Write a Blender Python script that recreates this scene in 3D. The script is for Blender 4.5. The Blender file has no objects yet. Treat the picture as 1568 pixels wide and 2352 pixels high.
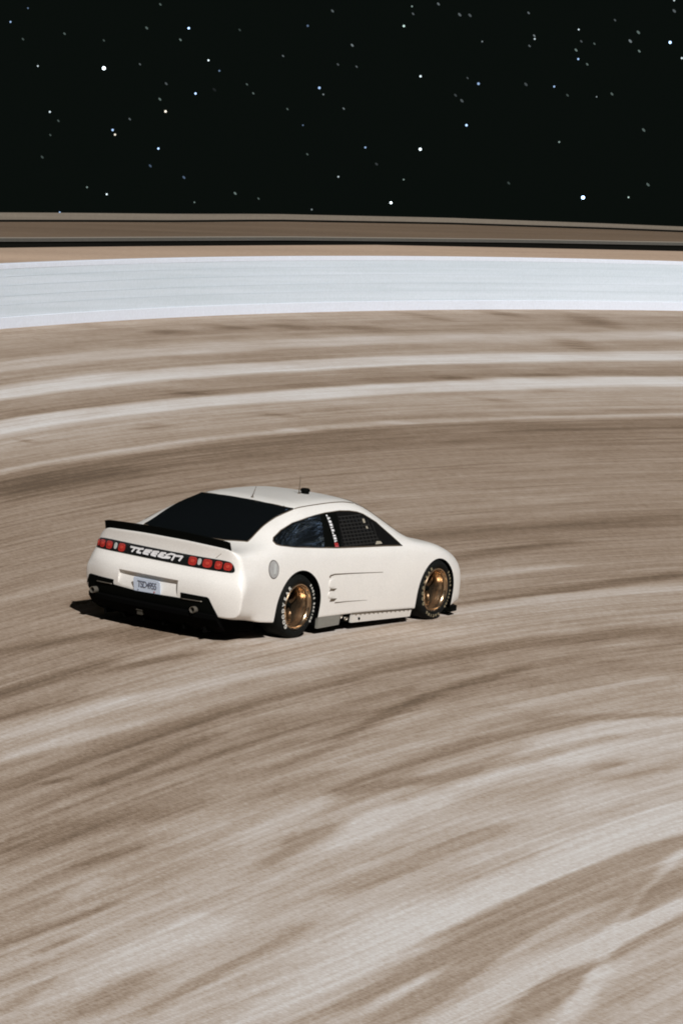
import bpy, bmesh, math, random
import numpy as np
from mathutils import Vector, Matrix
from mathutils.bvhtree import BVHTree

SC = bpy.context.scene
COL = SC.collection

# ------------------------------------------------------------------ camera, world, sun, exposure
BANK = 0.08                                   # the track surface leans 4.6 degrees into the turn
RB = Matrix.Rotation(BANK, 4, 'X')            # track frame -> world
cam_d = bpy.data.cameras.new('camera'); cam = bpy.data.objects.new('camera', cam_d); COL.objects.link(cam)
SC.camera = cam
cam_d.sensor_fit = 'HORIZONTAL'; cam_d.sensor_width = 36.0
cam_d.lens = 36.0 * 8500 / 1568
cam_d.clip_start = 0.5; cam_d.clip_end = 12000
yaw, pitch, roll = 0.570681249, -0.118971791, 0.0968259096
_f = Vector((math.cos(yaw)*math.cos(pitch), math.sin(yaw)*math.cos(pitch), math.sin(pitch)))
_r = _f.cross(Vector((0,0,1))).normalized(); _u = _r.cross(_f)
_r2 = math.cos(roll)*_r + math.sin(roll)*_u; _u2 = -math.sin(roll)*_r + math.cos(roll)*_u
_m = Matrix((( _r2.x,_u2.x,-_f.x),(_r2.y,_u2.y,-_f.y),(_r2.z,_u2.z,-_f.z))).to_4x4()
CAMP = Vector((-34.2130062, -22.4788334, 6.09915506))
cam.matrix_world = RB @ Matrix.Translation(CAMP) @ _m

wd = bpy.data.worlds.new('World'); SC.world = wd; wd.use_nodes = True
bg = wd.node_tree.nodes['Background']
bg.inputs['Color'].default_value = (0.0032, 0.0047, 0.0038, 1); bg.inputs['Strength'].default_value = 1.0

sd = bpy.data.lights.new('sun', 'SUN'); sd.energy = 4.3; sd.angle = math.radians(0.5); sd.color = (1.0, 0.975, 0.945)
sun = bpy.data.objects.new('sun', sd); COL.objects.link(sun)
_t = (RB.to_3x3() @ Vector((0.66, 0.80, -0.92))).normalized()
sun.rotation_euler = _t.to_track_quat('-Z', 'Y').to_euler()
SC.view_settings.view_transform = 'Standard'; SC.view_settings.look = 'None'
SC.view_settings.gamma = 1.0; SC.view_settings.exposure = 0.0
SC.cycles.use_denoising = True
SC.cycles.filter_width = 1.9

# ------------------------------------------------------------------ helpers
def put(name, mesh, mat=None, parent=None):
    o = bpy.data.objects.new(name, mesh); COL.objects.link(o)
    if mat is not None:
        for m in (mat if isinstance(mat, (list, tuple)) else [mat]): mesh.materials.append(m)
    if parent is not None: o.parent = parent
    return o
def tag(o, label=None, cat=None, group=None, kind=None):
    if label: o['label'] = label
    if cat: o['category'] = cat
    if group: o['group'] = group
    if kind: o['kind'] = kind
    return o
def mesh_from(name, vs, fs, smooth=True):
    me = bpy.data.meshes.new(name); me.from_pydata([tuple(v) for v in vs], [], fs); me.update()
    if smooth: me.shade_smooth()
    return me
def from_bm(name, bm, smooth=False):
    me = bpy.data.meshes.new(name); bm.to_mesh(me); bm.free()
    if smooth: me.shade_smooth()
    return me
def bake(o):
    """apply the object's modifiers"""
    dg = bpy.context.evaluated_depsgraph_get()
    me = bpy.data.meshes.new_from_object(o.evaluated_get(dg), depsgraph=dg)
    o.modifiers.clear(); o.data = me
    return o
def principled(name, color, rough=0.5, metal=0.0, coat=0.0, spec=0.5):
    m = bpy.data.materials.new(name); m.use_nodes = True
    b = m.node_tree.nodes['Principled BSDF']
    b.inputs['Base Color'].default_value = (*color, 1); b.inputs['Roughness'].default_value = rough
    b.inputs['Metallic'].default_value = metal; b.inputs['Coat Weight'].default_value = coat
    b.inputs['Specular IOR Level'].default_value = spec
    return m
def N(m, t, **kw):
    n = m.node_tree.nodes.new(t)
    for k, v in kw.items():
        if k.startswith('_'): setattr(n, k[1:], v)
        else: n.inputs[k.replace('__', ' ')].default_value = v
    return n
def L(m, a, ao, b, bi): m.node_tree.links.new(a.outputs[ao], b.inputs[bi])
def mathn(m, op, a, b=None, c=None):
    n = m.node_tree.nodes.new('ShaderNodeMath'); n.operation = op
    for i, v in enumerate((a, b, c)):
        if v is None: continue
        if isinstance(v, (int, float)): n.inputs[i].default_value = v
        else: m.node_tree.links.new(v, n.inputs[i])
    return n.outputs[0]
def speckle(m, base, amt, scale, bump=0.0, big=0.0):
    """uneven dirt and grain on a principled material"""
    nt = m.node_tree; b = nt.nodes['Principled BSDF']
    tc = N(m, 'ShaderNodeTexCoord')
    n1 = N(m, 'ShaderNodeTexNoise', Scale=scale, Detail=3.0)
    n2 = N(m, 'ShaderNodeTexNoise', Scale=scale*0.05, Detail=4.0)
    L(m, tc, 'Object', n1, 'Vector'); L(m, tc, 'Object', n2, 'Vector')
    f = mathn(m, 'MULTIPLY_ADD', n1.outputs['Fac'], amt*2, 1-amt)
    f2 = mathn(m, 'MULTIPLY_ADD', n2.outputs['Fac'], big*2, 1-big)
    f3 = mathn(m, 'MULTIPLY', f, f2)
    mx = N(m, 'ShaderNodeVectorMath', _operation='SCALE'); mx.inputs[0].default_value = base
    nt.links.new(f3, mx.inputs['Scale']); L(m, mx, 'Vector', b, 'Base Color')
    if bump:
        bp = N(m, 'ShaderNodeBump', Strength=bump, Distance=0.01)
        L(m, n1, 'Fac', bp, 'Height'); L(m, bp, 'Normal', b, 'Normal')
    return m

WHITE = speckle(principled('white_paint', (.8,.8,.8), .32, coat=.25), (.77,.752,.722), .13, 75, 0, .04)
BLACK = speckle(principled('black_plastic', (.01,.01,.01), .8, spec=.03), (.0025,.003,.0025), .3, 60)
CARBON = principled('dark_underbody', (.002,.002,.002), .95, spec=.02)
RUBBER = speckle(principled('tyre_rubber', (.012,.012,.012), .8, spec=.15), (.0045,.005,.0045), .3, 90)
GLASS = principled('tinted_glass', (.004,.005,.006), .06, spec=.6)
NETM = principled('window_net_fabric', (.003,.003,.003), .8, spec=.1)
BRONZE = speckle(principled('bronze_metal', (.5,.3,.15), .22, metal=.95), (.44,.32,.21), .5, 40)
SPOKE = principled('dark_bronze', (.12,.085,.055), .35, metal=.9)
RED = speckle(principled('red_lens', (.4,.03,.02), .25, coat=.5), (.36,.028,.022), .45, 60)
LENSW = principled('clear_lens', (.45,.47,.46), .3)
LETTER = principled('white_lettering', (.72,.72,.74), .5)
TYREL = principled('tyre_lettering', (.6,.59,.55), .7)
TYREG = principled('faded_gold_lettering', (.26,.22,.14), .7)
GREY = speckle(principled('grey_panel', (.2,.2,.18), .6), (.19,.185,.165), .2, 60)
SEAM = principled('brown_shut_line', (.10,.075,.05), .8)
CHROME = principled('steel', (.5,.46,.4), .3, metal=.9)

# ------------------------------------------------------------------ the car body
car = bpy.data.objects.new('race_car', None); COL.objects.link(car)
car.rotation_euler = (BANK, 0, 0)
tag(car, 'white two-door racing coupe with bronze wheels speeding round the dirt-dusted bend', 'car')

# per station: x, then (half width, height) of nine points from the sill up over the roof to the centreline
ST = [
 (-2.51,[(1.0,.28),(1.02,.44),(1.045,.66),(.95,.79),(.93,.995),(.69,1.01),(.48,1.02),(.24,1.03),(0,1.03)]),
 (-2.42,[(.97,.25),(1.0,.42),(1.03,.655),(.95,.80),(.92,.975),(.67,.99),(.47,1.0),(.24,1.005),(0,1.01)]),
 (-2.24,[(.95,.235),(.985,.41),(1.0,.64),(.965,.82),(.91,.97),(.69,.985),(.48,.99),(.24,1.0),(0,1.005)]),
 (-1.98,[(.95,.21),(.98,.39),(.995,.61),(.97,.85),(.91,.99),(.75,1.035),(.57,1.06),(.28,1.075),(0,1.08)]),
 (-1.72,[(.965,.19),(.985,.38),(.995,.61),(.97,.85),(.915,1.00),(.815,1.11),(.67,1.195),(.34,1.225),(0,1.235)]),
 (-1.40,[(.965,.18),(.985,.38),(.995,.62),(.97,.85),(.915,.99),(.81,1.15),(.66,1.285),(.36,1.33),(0,1.34)]),
 (-1.08,[(.965,.19),(.985,.38),(.99,.61),(.965,.85),(.91,.97),(.80,1.17),(.645,1.36),(.38,1.395),(0,1.405)]),
 (-0.95,[(.965,.19),(.985,.38),(.99,.61),(.965,.85),(.91,.965),(.795,1.175),(.63,1.375),(.38,1.40),(0,1.41)]),
 (-0.60,[(.965,.19),(.985,.38),(.985,.60),(.96,.84),(.905,.95),(.785,1.18),(.62,1.39),(.38,1.41),(0,1.415)]),
 (-0.20,[(.965,.19),(.985,.38),(.98,.60),(.955,.83),(.90,.94),(.775,1.18),(.62,1.395),(.38,1.41),(0,1.415)]),
 ( 0.20,[(.965,.18),(.985,.37),(.98,.59),(.955,.82),(.90,.93),(.78,1.15),(.63,1.355),(.38,1.385),(0,1.395)]),
 ( 0.52,[(.965,.17),(.985,.36),(.98,.58),(.955,.81),(.90,.92),(.79,1.06),(.655,1.21),(.39,1.26),(0,1.275)]),
 ( 0.82,[(.965,.16),(.985,.35),(.985,.58),(.96,.80),(.905,.90),(.81,.975),(.70,1.05),(.40,1.11),(0,1.125)]),
 ( 1.10,[(.965,.15),(.985,.35),(.985,.58),(.96,.80),(.905,.885),(.82,.905),(.69,.92),(.40,.94),(0,.95)]),
 ( 1.42,[(.96,.14),(.98,.34),(.99,.56),(.97,.765),(.895,.86),(.79,.88),(.66,.885),(.40,.89),(0,.895)]),
 ( 1.72,[(.95,.13),(.97,.32),(.98,.54),(.955,.70),(.875,.785),(.76,.81),(.64,.82),(.38,.825),(0,.83)]),
 ( 2.00,[(.92,.12),(.93,.30),(.935,.48),(.90,.61),(.82,.69),(.71,.715),(.60,.73),(.36,.74),(0,.745)]),
 ( 2.14,[(.87,.11),(.86,.28),(.86,.44),(.82,.54),(.74,.61),(.65,.64),(.55,.66),(.34,.675),(0,.68)]),
]
def sec_pts(st, sgn): return [(st[0], sgn*y, z) for y, z in st[1]]
def build_cage():
    vs, idx = [], {}
    def V(p):
        k = (round(p[0],4), round(p[1],4), round(p[2],4))
        if k not in idx: idx[k] = len(vs); vs.append(p)
        return idx[k]
    fs = []
    n = len(ST)
    for s in (1, -1):
        G = [[V(p) for p in sec_pts(st, s)] for st in ST]
        for i in range(n-1):
            for k in range(8):
                f = (G[i][k], G[i+1][k], G[i+1][k+1], G[i][k+1]); fs.append(f if s < 0 else f[::-1])
        # underside, columns at the fractions of the top
        for i in range(n-1):
            a, b = ST[i], ST[i+1]
            def row(st): 
                y0, z0 = st[1][0]; top = st[1][4][0]
                return [V((st[0], s*y0*q, z0)) for q in (1, .74, .53, .28, 0)]
            ra, rb = row(a), row(b)
            for c in range(4):
                f = (ra[c], ra[c+1], rb[c+1], rb[c]); fs.append(f if s < 0 else f[::-1])
        # end faces
        for end, st in (('rear', ST[0]), ('front', ST[-1])):
            fr = (1, .74, .53, .28, 0)
            if end == 'rear':
                dx = [.0, .045, .07, .08, .085]
                prof = [-.03, -.085, -.095, .03, .0]       # per level sill..deck, added at full depth
            else:
                dx = [.0, .11, .18, .22, .24]
                prof = [.04, .06, .05, .0, .0]
            rows = []
            for k in range(5):
                y0, z0 = st[1][k]; r = []
                for c, q in enumerate(fr):
                    if c == 0: p = (st[0], s*y0, z0)
                    elif k == 4: 
                        y1, z1 = st[1][4+c]; p = (st[0], s*y1, z1)
                    elif k == 0: p = (st[0], s*y0*q, z0)
                    else: p = (st[0], s*y0*q, z0)
                    x = p[0]
                    w = (dx[c] + (prof[k] if end == 'front' else -prof[k])*(1 if c else .35))
                    if end == 'rear': x = p[0] - w
                    else: x = p[0] + w*(1 if k < 4 else .55)
                    r.append((x, p[1], p[2]))
                rows.append(r)
            ends[end, s] = rows
    return vs, fs, V, idx
ends = {}
vs, fs, V, idx = build_cage()
# move the end rings outward (they are shared with the shell) and fill the end faces
for (end, s), rows in ends.items():
    st = ST[0] if end == 'rear' else ST[-1]
    fr = (1, .74, .53, .28, 0)
    ids = []
    for k, r in enumerate(rows):
        rr = []
        for c, p in enumerate(r):
            if c == 0: base = (st[0], s*st[1][k][0], st[1][k][1])
            elif k == 4: base = (st[0], s*st[1][4+c][0], st[1][4+c][1])
            elif k == 0: base = (st[0], s*st[1][0][0]*fr[c], st[1][0][1])
            else: base = None
            if base is not None:
                key = (round(base[0],4), round(base[1],4), round(base[2],4)); i = idx[key]; vs[i] = p
            else:
                key = ('e', end, k, c, round(p[1],4))
                if key not in idx: idx[key] = len(vs); vs.append(p)
                i = idx[key]
            rr.append(i)
        ids.append(rr)
    for k in range(4):
        for c in range(4):
            f = (ids[k][c], ids[k][c+1], ids[k+1][c+1], ids[k+1][c])
            flip = (s > 0) == (end == 'rear')
            fs.append(f[::-1] if flip else f)
body_me = mesh_from('body', vs, fs)
bm = bmesh.new(); bm.from_mesh(body_me); bmesh.ops.recalc_face_normals(bm, faces=bm.faces)
cr = bm.edges.layers.float.get('crease_edge') or bm.edges.layers.float.new('crease_edge')
for e in bm.edges:
    a, b = e.verts[0].co, e.verts[1].co
    if a.x < -2.5 and b.x < -2.5:
        if a.z > .97 and b.z > .97: e[cr] = .75                      # lip of the boot lid
        elif a.z < .31 and b.z < .31: e[cr] = .8
        elif abs(a.y) > .8 and abs(b.y) > .8: e[cr] = .5
    elif abs(abs(a.y)-ST[3][1][0][0]) < .04 and a.z < .25 and abs(abs(b.y)-ST[3][1][0][0]) < .04 and b.z < .25: e[cr] = .9
bm.to_mesh(body_me); bm.free()
body = put('body', body_me, WHITE, car)
md = body.modifiers.new('s', 'SUBSURF'); md.levels = 4; md.render_levels = 4
bake(body)
dbm = bmesh.new(); dbm.from_mesh(body.data); BV = BVHTree.FromBMesh(dbm); dbm.free()

# wheel wells
def arch_cutter(cx, z0, a, b, side):
    pts = [(cx+a, -.2), (cx+a*1.0, z0)] + [(cx+a*math.cos(t), z0+b*math.sin(t)) for t in np.linspace(0.08, math.pi-.08, 40)] + [(cx-a, z0), (cx-a, -.2)]
    bm = bmesh.new()
    lo = [bm.verts.new((x, side*.56, z)) for x, z in pts]; hi = [bm.verts.new((x, side*1.25, z)) for x, z in pts]
    bm.faces.new(lo); bm.faces.new(hi[::-1])
    for i in range(len(pts)):
        j = (i+1) % len(pts); bm.faces.new((lo[i], hi[i], hi[j], lo[j]))
    bmesh.ops.recalc_face_normals(bm, faces=bm.faces)
    o = put('cut', from_bm('cut', bm), CARBON, car); return o
for cx, z0, a, b in ((-1.39, .34, .425, .40), (1.425, .29, .415, .415)):
    for sd_ in (1, -1):
        c = arch_cutter(cx, z0, a, b, sd_)
        md = body.modifiers.new('b', 'BOOLEAN'); md.operation = 'DIFFERENCE'; md.solver = 'EXACT'; md.object = c
        try: md.material_mode = 'TRANSFER'
        except Exception: pass
        bpy.context.view_layer.update(); bake(body)
        bpy.data.objects.remove(c)
# the number plate recess: a wedge cut out of the bumper
bm = bmesh.new(); yy = (-.285, .50); pr = [(-2.95,.605),(-2.622,.605),(-2.672,.40),(-2.95,.40)]
a_ = [bm.verts.new((x, yy[0], z)) for x, z in pr]; b_ = [bm.verts.new((x, yy[1], z)) for x, z in pr]
bm.faces.new(a_); bm.faces.new(b_[::-1])
for i in range(4): j = (i+1) % 4; bm.faces.new((a_[i], b_[i], b_[j], a_[j]))
bmesh.ops.recalc_face_normals(bm, faces=bm.faces)
c = put('cut', from_bm('cut', bm), WHITE, car)
md = body.modifiers.new('b', 'BOOLEAN'); md.operation = 'DIFFERENCE'; md.solver = 'EXACT'; md.object = c
bpy.context.view_layer.update(); bake(body); bpy.data.objects.remove(c)
body.data.shade_smooth()
bm = bmesh.new(); bm.from_mesh(body.data)
for e in bm.edges:
    if len(e.link_faces) == 2 and e.calc_face_angle(0) > math.radians(35): e.smooth = False
bm.to_mesh(body.data); bm.free()

# ------------------------------------------------------------------ wheels
def lathe(prof, seg=64):
    """prof: (radius, y) pairs; axis along y"""
    vs, fs = [], []
    for i in range(seg):
        a = 2*math.pi*i/seg
        for r, y in prof: vs.append((r*math.cos(a), y, r*math.sin(a)))
    n = len(prof)
    for i in range(seg):
        j = (i+1) % seg
        for k in range(n-1): fs.append((i*n+k, i*n+k+1, j*n+k+1, j*n+k))
    return vs, fs
def fixn(me):
    bm = bmesh.new(); bm.from_mesh(me); bmesh.ops.remove_doubles(bm, verts=bm.verts, dist=1e-5)
    bmesh.ops.recalc_face_normals(bm, faces=bm.faces); bm.to_mesh(me); bm.free(); return me
def sharp(me, deg=35):
    bm = bmesh.new(); bm.from_mesh(me)
    for f in bm.faces: f.smooth = True
    for e in bm.edges:
        if len(e.link_faces) == 2 and e.calc_face_angle(0) > math.radians(deg): e.smooth = False
    bm.to_mesh(me); bm.free(); return me
def arc_text(txt, r, size, mid_deg, span_deg, y, mirror=1, bold=.02):
    """letters standing around a circle in the xz plane, tops outward, seen from -y"""
    out = bmesh.new(); n = len(txt)
    for i, ch in enumerate(txt):
        if ch == ' ': continue
        cu = bpy.data.curves.new('t', 'FONT'); cu.body = ch; cu.size = size; cu.align_x = 'CENTER'; cu.offset = bold*size; cu.extrude = .0015
        to = bpy.data.objects.new('t', cu); COL.objects.link(to); bpy.context.view_layer.update()
        dg = bpy.context.evaluated_depsgraph_get(); me = bpy.data.meshes.new_from_object(to.evaluated_get(dg))
        a = math.radians(mid_deg + span_deg*(0.5 - (i+.5)/n))
        # seen from -y: x right, z up ; letter up vector = radial
        up = Vector((math.cos(a), 0, math.sin(a))); rt = Vector((math.sin(a), 0, -math.cos(a)))
        M = Matrix(((rt.x, up.x, 0, up.x*r), (0, 0, -1, y), (rt.z, up.z, 0, up.z*r), (0,0,0,1)))
        me.transform(M); out.from_mesh(me)
        bpy.data.objects.remove(to); bpy.data.curves.remove(cu); bpy.data.meshes.remove(me)
    if mirror < 0:
        bmesh.ops.scale(out, vec=(-1, -1, 1), verts=out.verts)
    return from_bm('lettering', out)
def box_bm(bm, x0, x1, y0, y1, z0, z1):
    v = [bm.verts.new(p) for p in ((x0,y0,z0),(x1,y0,z0),(x1,y1,z0),(x0,y1,z0),(x0,y0,z1),(x1,y0,z1),(x1,y1,z1),(x0,y1,z1))]
    for f in ((0,3,2,1),(4,5,6,7),(0,1,5,4),(1,2,6,5),(2,3,7,6),(3,0,4,7)): bm.faces.new([v[i] for i in f])
def bar(bm, a, b, w, up=(0,0,1)):
    a, b = Vector(a), Vector(b); d = (b-a).normalized(); s = d.cross(Vector(up)).normalized()*w/2; u = s.cross(d).normalized()*w/2
    v = [bm.verts.new(p) for p in (a-s-u,a+s-u,a+s+u,a-s+u,b-s-u,b+s-u,b+s+u,b-s+u)]
    for f in ((0,3,2,1),(4,5,6,7),(0,1,5,4),(1,2,6,5),(2,3,7,6),(3,0,4,7)): bm.faces.new([v[i] for i in f])

def make_wheel(cx, side, front):
    w = bpy.data.objects.new('wheel', None); COL.objects.link(w); w.parent = car
    w.location = (cx, side*.0, .345)
    # built for the right-hand side (outer face towards -y), mirrored by turning half round z
    hub = bpy.data.objects.new('x', None)
    yo = -.985
    R = .352
    prof = [(.248, yo+.03),(.262,yo+.008),(.285,yo-.004),(.31,yo+.0),(.33,yo+.018),(.345,yo+.045),(.351,yo+.075),(R,yo+.10),(R,yo+.25),(.345,yo+.29),(.32,yo+.33),(.25,yo+.335),(.235,yo+.30)]
    v, f = lathe(prof, 96)
    def place(me): 
        if side > 0: me.transform(Matrix.Rotation(math.pi, 4, 'Z'))
        return me
    ty = put('tyre', place(fixn(mesh_from('tyre', v, f))), RUBBER, w)
    rp = [(.252,yo+.05),(.256,yo+.012),(.247,yo+.002),(.236,yo+.006),(.230,yo+.028),(.222,yo+.036),(.220,yo+.070),(.210,yo+.082),(.207,yo+.135),(.203,yo+.145),(.201,yo+.23),(.21,yo+.285)]
    v, f = lathe(rp, 96)
    rim = put('rim', place(sharp(fixn(mesh_from('rim', v, f)), 40)), BRONZE, w)
    # spokes deep in the barrel, black behind
    bm = bmesh.new()
    for i in range(5):
        a = math.radians(i*72 + (98 if front else 92))
        d = Vector((math.cos(a), 0, math.sin(a))); t = Vector((-math.sin(a), 0, math.cos(a)))
        pr = [(.04,.040,.155),(.11,.026,.150),(.203,.034,.175)]
        ring = []
        for r_, hw, yy in pr:
            c = d*r_
            ring.append([bm.verts.new(c+t*hw+Vector((0,yo+yy+.03,0))), bm.verts.new(c+t*hw*.6+Vector((0,yo+yy,0))), bm.verts.new(c-t*hw*.6+Vector((0,yo+yy,0))), bm.verts.new(c-t*hw+Vector((0,yo+yy+.03,0)))])
        for A, B in zip(ring, ring[1:]):
            for k in range(3): bm.faces.new((A[k], A[k+1], B[k+1], B[k]))
    bmesh.ops.recalc_face_normals(bm, faces=bm.faces)
    sp = put('spokes', place(from_bm('spokes', bm)), SPOKE, w)
    v, f = lathe([(.0,yo+.21),(.18,yo+.21),(.205,yo+.24)], 48)
    put('brake_disc', place(fixn(mesh_from('brake_disc', v, f))), CARBON, w)
    v, f = lathe([(0,yo+.105),(.022,yo+.105),(.028,yo+.115),(.03,yo+.15),(.055,yo+.155),(.06,yo+.2)], 32)
    put('wheel_nut', place(sharp(fixn(mesh_from('wheel_nut', v, f)))), BLACK, w)
    mat = TYREG if front else TYREL
    if side < 0:
        specs = [('GOODYEAR', 178, 100, .062), ('EAGLE', 32, 42, .036), ('RACING', -16, 46, .036)] if not front else [('GOODYEAR', 165, 100, .05), ('EAGLE', 24, 42, .034), ('RACING', -24, 46, .034), ('RACING', 262, 62, .04)]
    else: specs = [('GOODYEAR', 178, 100, .062), ('EAGLE', 32, 42, .036), ('RACING', -16, 46, .036)]
    for t_, mid, span, size in specs:
        for i_, ch in enumerate(t_):
            me = arc_text(ch, .276 if size > .045 else .282, size, mid + span*(.5-(i_+.5)/len(t_)), 0, yo-.006, 1, .04)
            put('tyre_letter', place(me), mat, w)
    return w
for cx, side, front in ((-1.397, -1, False), (1.405, -1, True), (-1.397, 1, False), (1.405, 1, True)):
    make_wheel(cx, side, front)

# ------------------------------------------------------------------ things that follow the body's skin
def chaikin(P, n=2, closed=True):
    for _ in range(n):
        Q = []
        m = len(P)
        for i in range(m if closed else m-1):
            a, b = P[i], P[(i+1) % m]
            Q += [(a[0]*.75+b[0]*.25, a[1]*.75+b[1]*.25), (a[0]*.25+b[0]*.75, a[1]*.25+b[1]*.75)]
        if not closed: Q = [P[0]] + Q + [P[-1]]
        P = Q
    return P
def clip(poly, k, val, keep_greater):
    out = []; n = len(poly)
    for i in range(n):
        a, b = poly[i], poly[(i+1) % n]
        ia = (a[k] >= val) == keep_greater or a[k] == val; ib = (b[k] >= val) == keep_greater or b[k] == val
        if ia: out.append(a)
        if ia != ib and b[k] != a[k]:
            t = (val-a[k])/(b[k]-a[k]); out.append((a[0]+(b[0]-a[0])*t, a[1]+(b[1]-a[1])*t))
    return out
def skin(plane, u, v, off=0.0):
    """a point on the body skin: plane 'right'/'left' takes (x,z), 'rear'/'front' (y,z), 'top' (x,y)"""
    o, d = {'right': ((u,-3,v),(0,1,0)), 'left': ((u,3,v),(0,-1,0)), 'rear': ((-5,u,v),(1,0,0)), 'front': ((5,u,v),(-1,0,0)), 'top': ((u,v,3),(0,0,-1))}[plane]
    h = BV.ray_cast(Vector(o), Vector(d))
    if h[0] is None: return None
    n = h[1]
    if n.dot(Vector(d)) > 0: n = -n
    return h[0] + n*off
def patch_bm(bm, poly, plane, off, thick, cell=.05, fit=False):
    xs = [p[0] for p in poly]; ys = [p[1] for p in poly]
    cache = {}
    def V(p):
        k = (round(p[0], 4), round(p[1], 4))
        if k not in cache:
            q = skin(plane, p[0], p[1], off); cache[k] = None if q is None else bm.verts.new(q)
        return cache[k]
    faces = []
    x = math.floor(min(xs)/cell)*cell
    while x < max(xs):
        col = clip(clip(poly, 0, x, True), 0, x+cell, False)
        y = math.floor(min(ys)/cell)*cell
        while y < max(ys) and len(col) > 2:
            c = clip(clip(col, 1, y, True), 1, y+cell, False)
            if len(c) > 2:
                vv = []
                for p in c:
                    w = V(p)
                    if w is not None and w not in vv: vv.append(w)
                if len(vv) > 2:
                    try: faces.append(bm.faces.new(vv))
                    except ValueError: pass
            y += cell
        x += cell
    if not faces: return
    if fit:          # glass: one smooth cubic sheet through the sampled points
        ia, ib, ic = {'top': (0,1,2), 'right': (0,2,1), 'left': (0,2,1)}[plane]
        vl = list({v for f in faces for v in f.verts}); P = np.array([v.co[:] for v in vl]); mu = P.mean(0); sc_ = np.abs(P-mu).max(0)+1e-6
        U = (P[:,ia]-mu[ia])/sc_[ia]; W_ = (P[:,ib]-mu[ib])/sc_[ib]
        A_ = np.stack([U**i*W_**j for i in range(5) for j in range(5-i)], 1)
        c_, *_r_ = np.linalg.lstsq(A_, P[:,ic], rcond=None); F_ = A_ @ c_
        sg = {'top': 1, 'right': -1, 'left': 1}[plane]
        for v, z_ in zip(vl, F_): v.co[ic] = float(z_) + sg*.002
    if faces and thick:
        d = {'right': Vector((0,1,0)), 'left': Vector((0,-1,0)), 'rear': Vector((1,0,0)), 'front': Vector((-1,0,0)), 'top': Vector((0,0,-1))}[plane]
        for f in faces:
            f.normal_update()
            if f.normal.dot(d) > 0: f.normal_flip()
            f.smooth = True
        be = [e for e in {e for f in faces for e in f.edges} if e.is_boundary]
        r = bmesh.ops.extrude_edge_only(bm, edges=be)
        for g in r['geom']:
            if isinstance(g, bmesh.types.BMVert): g.co += d*thick
def patch(name, poly, plane, mat, parent, off=.004, thick=.008, cell=.05, polys=None, fit=False):
    bm = bmesh.new()
    for p in (polys or [poly]): patch_bm(bm, p, plane, off, thick, cell, fit)
    o = put(name, from_bm(name, bm), mat, parent); sharp(o.data, 50); return o
def tube(name, pts, r, mat, parent, closed=False, seg=6):
    bm = bmesh.new(); P = [Vector(p) for p in pts]; n = len(P); rings = []
    for i, p in enumerate(P):
        a = P[(i-1) % n] if (closed or i) else p; b = P[(i+1) % n] if (closed or i < n-1) else p
        t = (b-a).normalized(); s = t.cross(Vector((.13,.31,.94))).normalized(); u = s.cross(t)
        rr = r[i] if isinstance(r, (list, tuple)) else r
        rings.append([bm.verts.new(p + (s*math.cos(2*math.pi*k/seg)+u*math.sin(2*math.pi*k/seg))*rr) for k in range(seg)])
    for i in range(n if closed else n-1):
        A, B = rings[i], rings[(i+1) % n]
        for k in range(seg): bm.faces.new((A[k], A[(k+1)%seg], B[(k+1)%seg], B[k]))
    if not closed: bm.faces.new(rings[0][::-1]); bm.faces.new(rings[-1])
    return put(name, from_bm(name, bm, True), mat, parent)
def skin_line(name, pts2, plane, r, mat, parent, closed=False, off=.001, n=8):
    P = []
    m = len(pts2)
    for i in range(m if closed else m-1):
        a, b = pts2[i], pts2[(i+1) % m]
        for k in range(n):
            t = k/n; q = skin(plane, a[0]+(b[0]-a[0])*t, a[1]+(b[1]-a[1])*t, off)
            if q is not None: P.append(q)
    if not closed:
        q = skin(plane, *pts2[-1], off)
        if q is not None: P.append(q)
    rr = r
    if r < 0:      # tapering away towards the end
        rr = [-r*(1-.75*i/(len(P)-1)) for i in range(len(P))]
    return tube(name, P, rr, mat, parent, closed)
def neg(P): return [(a, -b) for a, b in P]

# glass
half = [(-1.11,.609),(-1.238,.612),(-1.442,.613),(-1.684,.630),(-1.859,.648),(-2.02,.672)]
rw = neg(half)[::-1] + [(-1.165,-.52),(-1.215,-.30),(-1.23,0),(-1.215,.30),(-1.165,.52)] + half + [(-2.06,.66),(-2.14,.45),(-2.185,.15),(-2.18,-.15),(-2.125,-.45)]
rwin = patch('rear_window', rw, 'top', GLASS, car, .006, fit=True)
skin_line('window_seal', rw, 'top', .007, SEAM, rwin, True, n=3)
ws = [(.17,-.585),(.22,-.4),(.25,0),(.22,.4),(.17,.585),(.60,.64),(.98,.70),(1.06,.45),(1.09,0),(1.06,-.45),(.98,-.70),(.60,-.64)]
wsc = patch('windscreen', ws, 'top', GLASS, car, .004)
skin_line('window_seal', ws, 'top', .006, SEAM, wsc, True, n=3)
outline = [(-1.779,1.055),(-1.733,1.088),(-1.558,1.153),(-1.302,1.214),(-1.003,1.253),(-.79,1.272),(-.618,1.284),(-.319,1.292),(-.12,1.282),(.03,1.264),(.137,1.238),(.356,1.142),(.554,1.000),(.695,.884),(.35,.900),(-.005,.911),(-.35,.923),(-.657,.935),(-1.05,.960),(-1.454,.987),(-1.72,1.016),(-1.769,1.028)]
def cutx(P, a, b, slope):
    """piece of the side glass outline between two leaning lines"""
    Q = [(x + (z-.93)*slope, z) for x, z in P]
    Q = clip(clip(Q, 0, a, True), 0, b, False) if a is not None else clip(Q, 0, b, False)
    return [(x - (z-.93)*slope, z) for x, z in Q]
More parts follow.
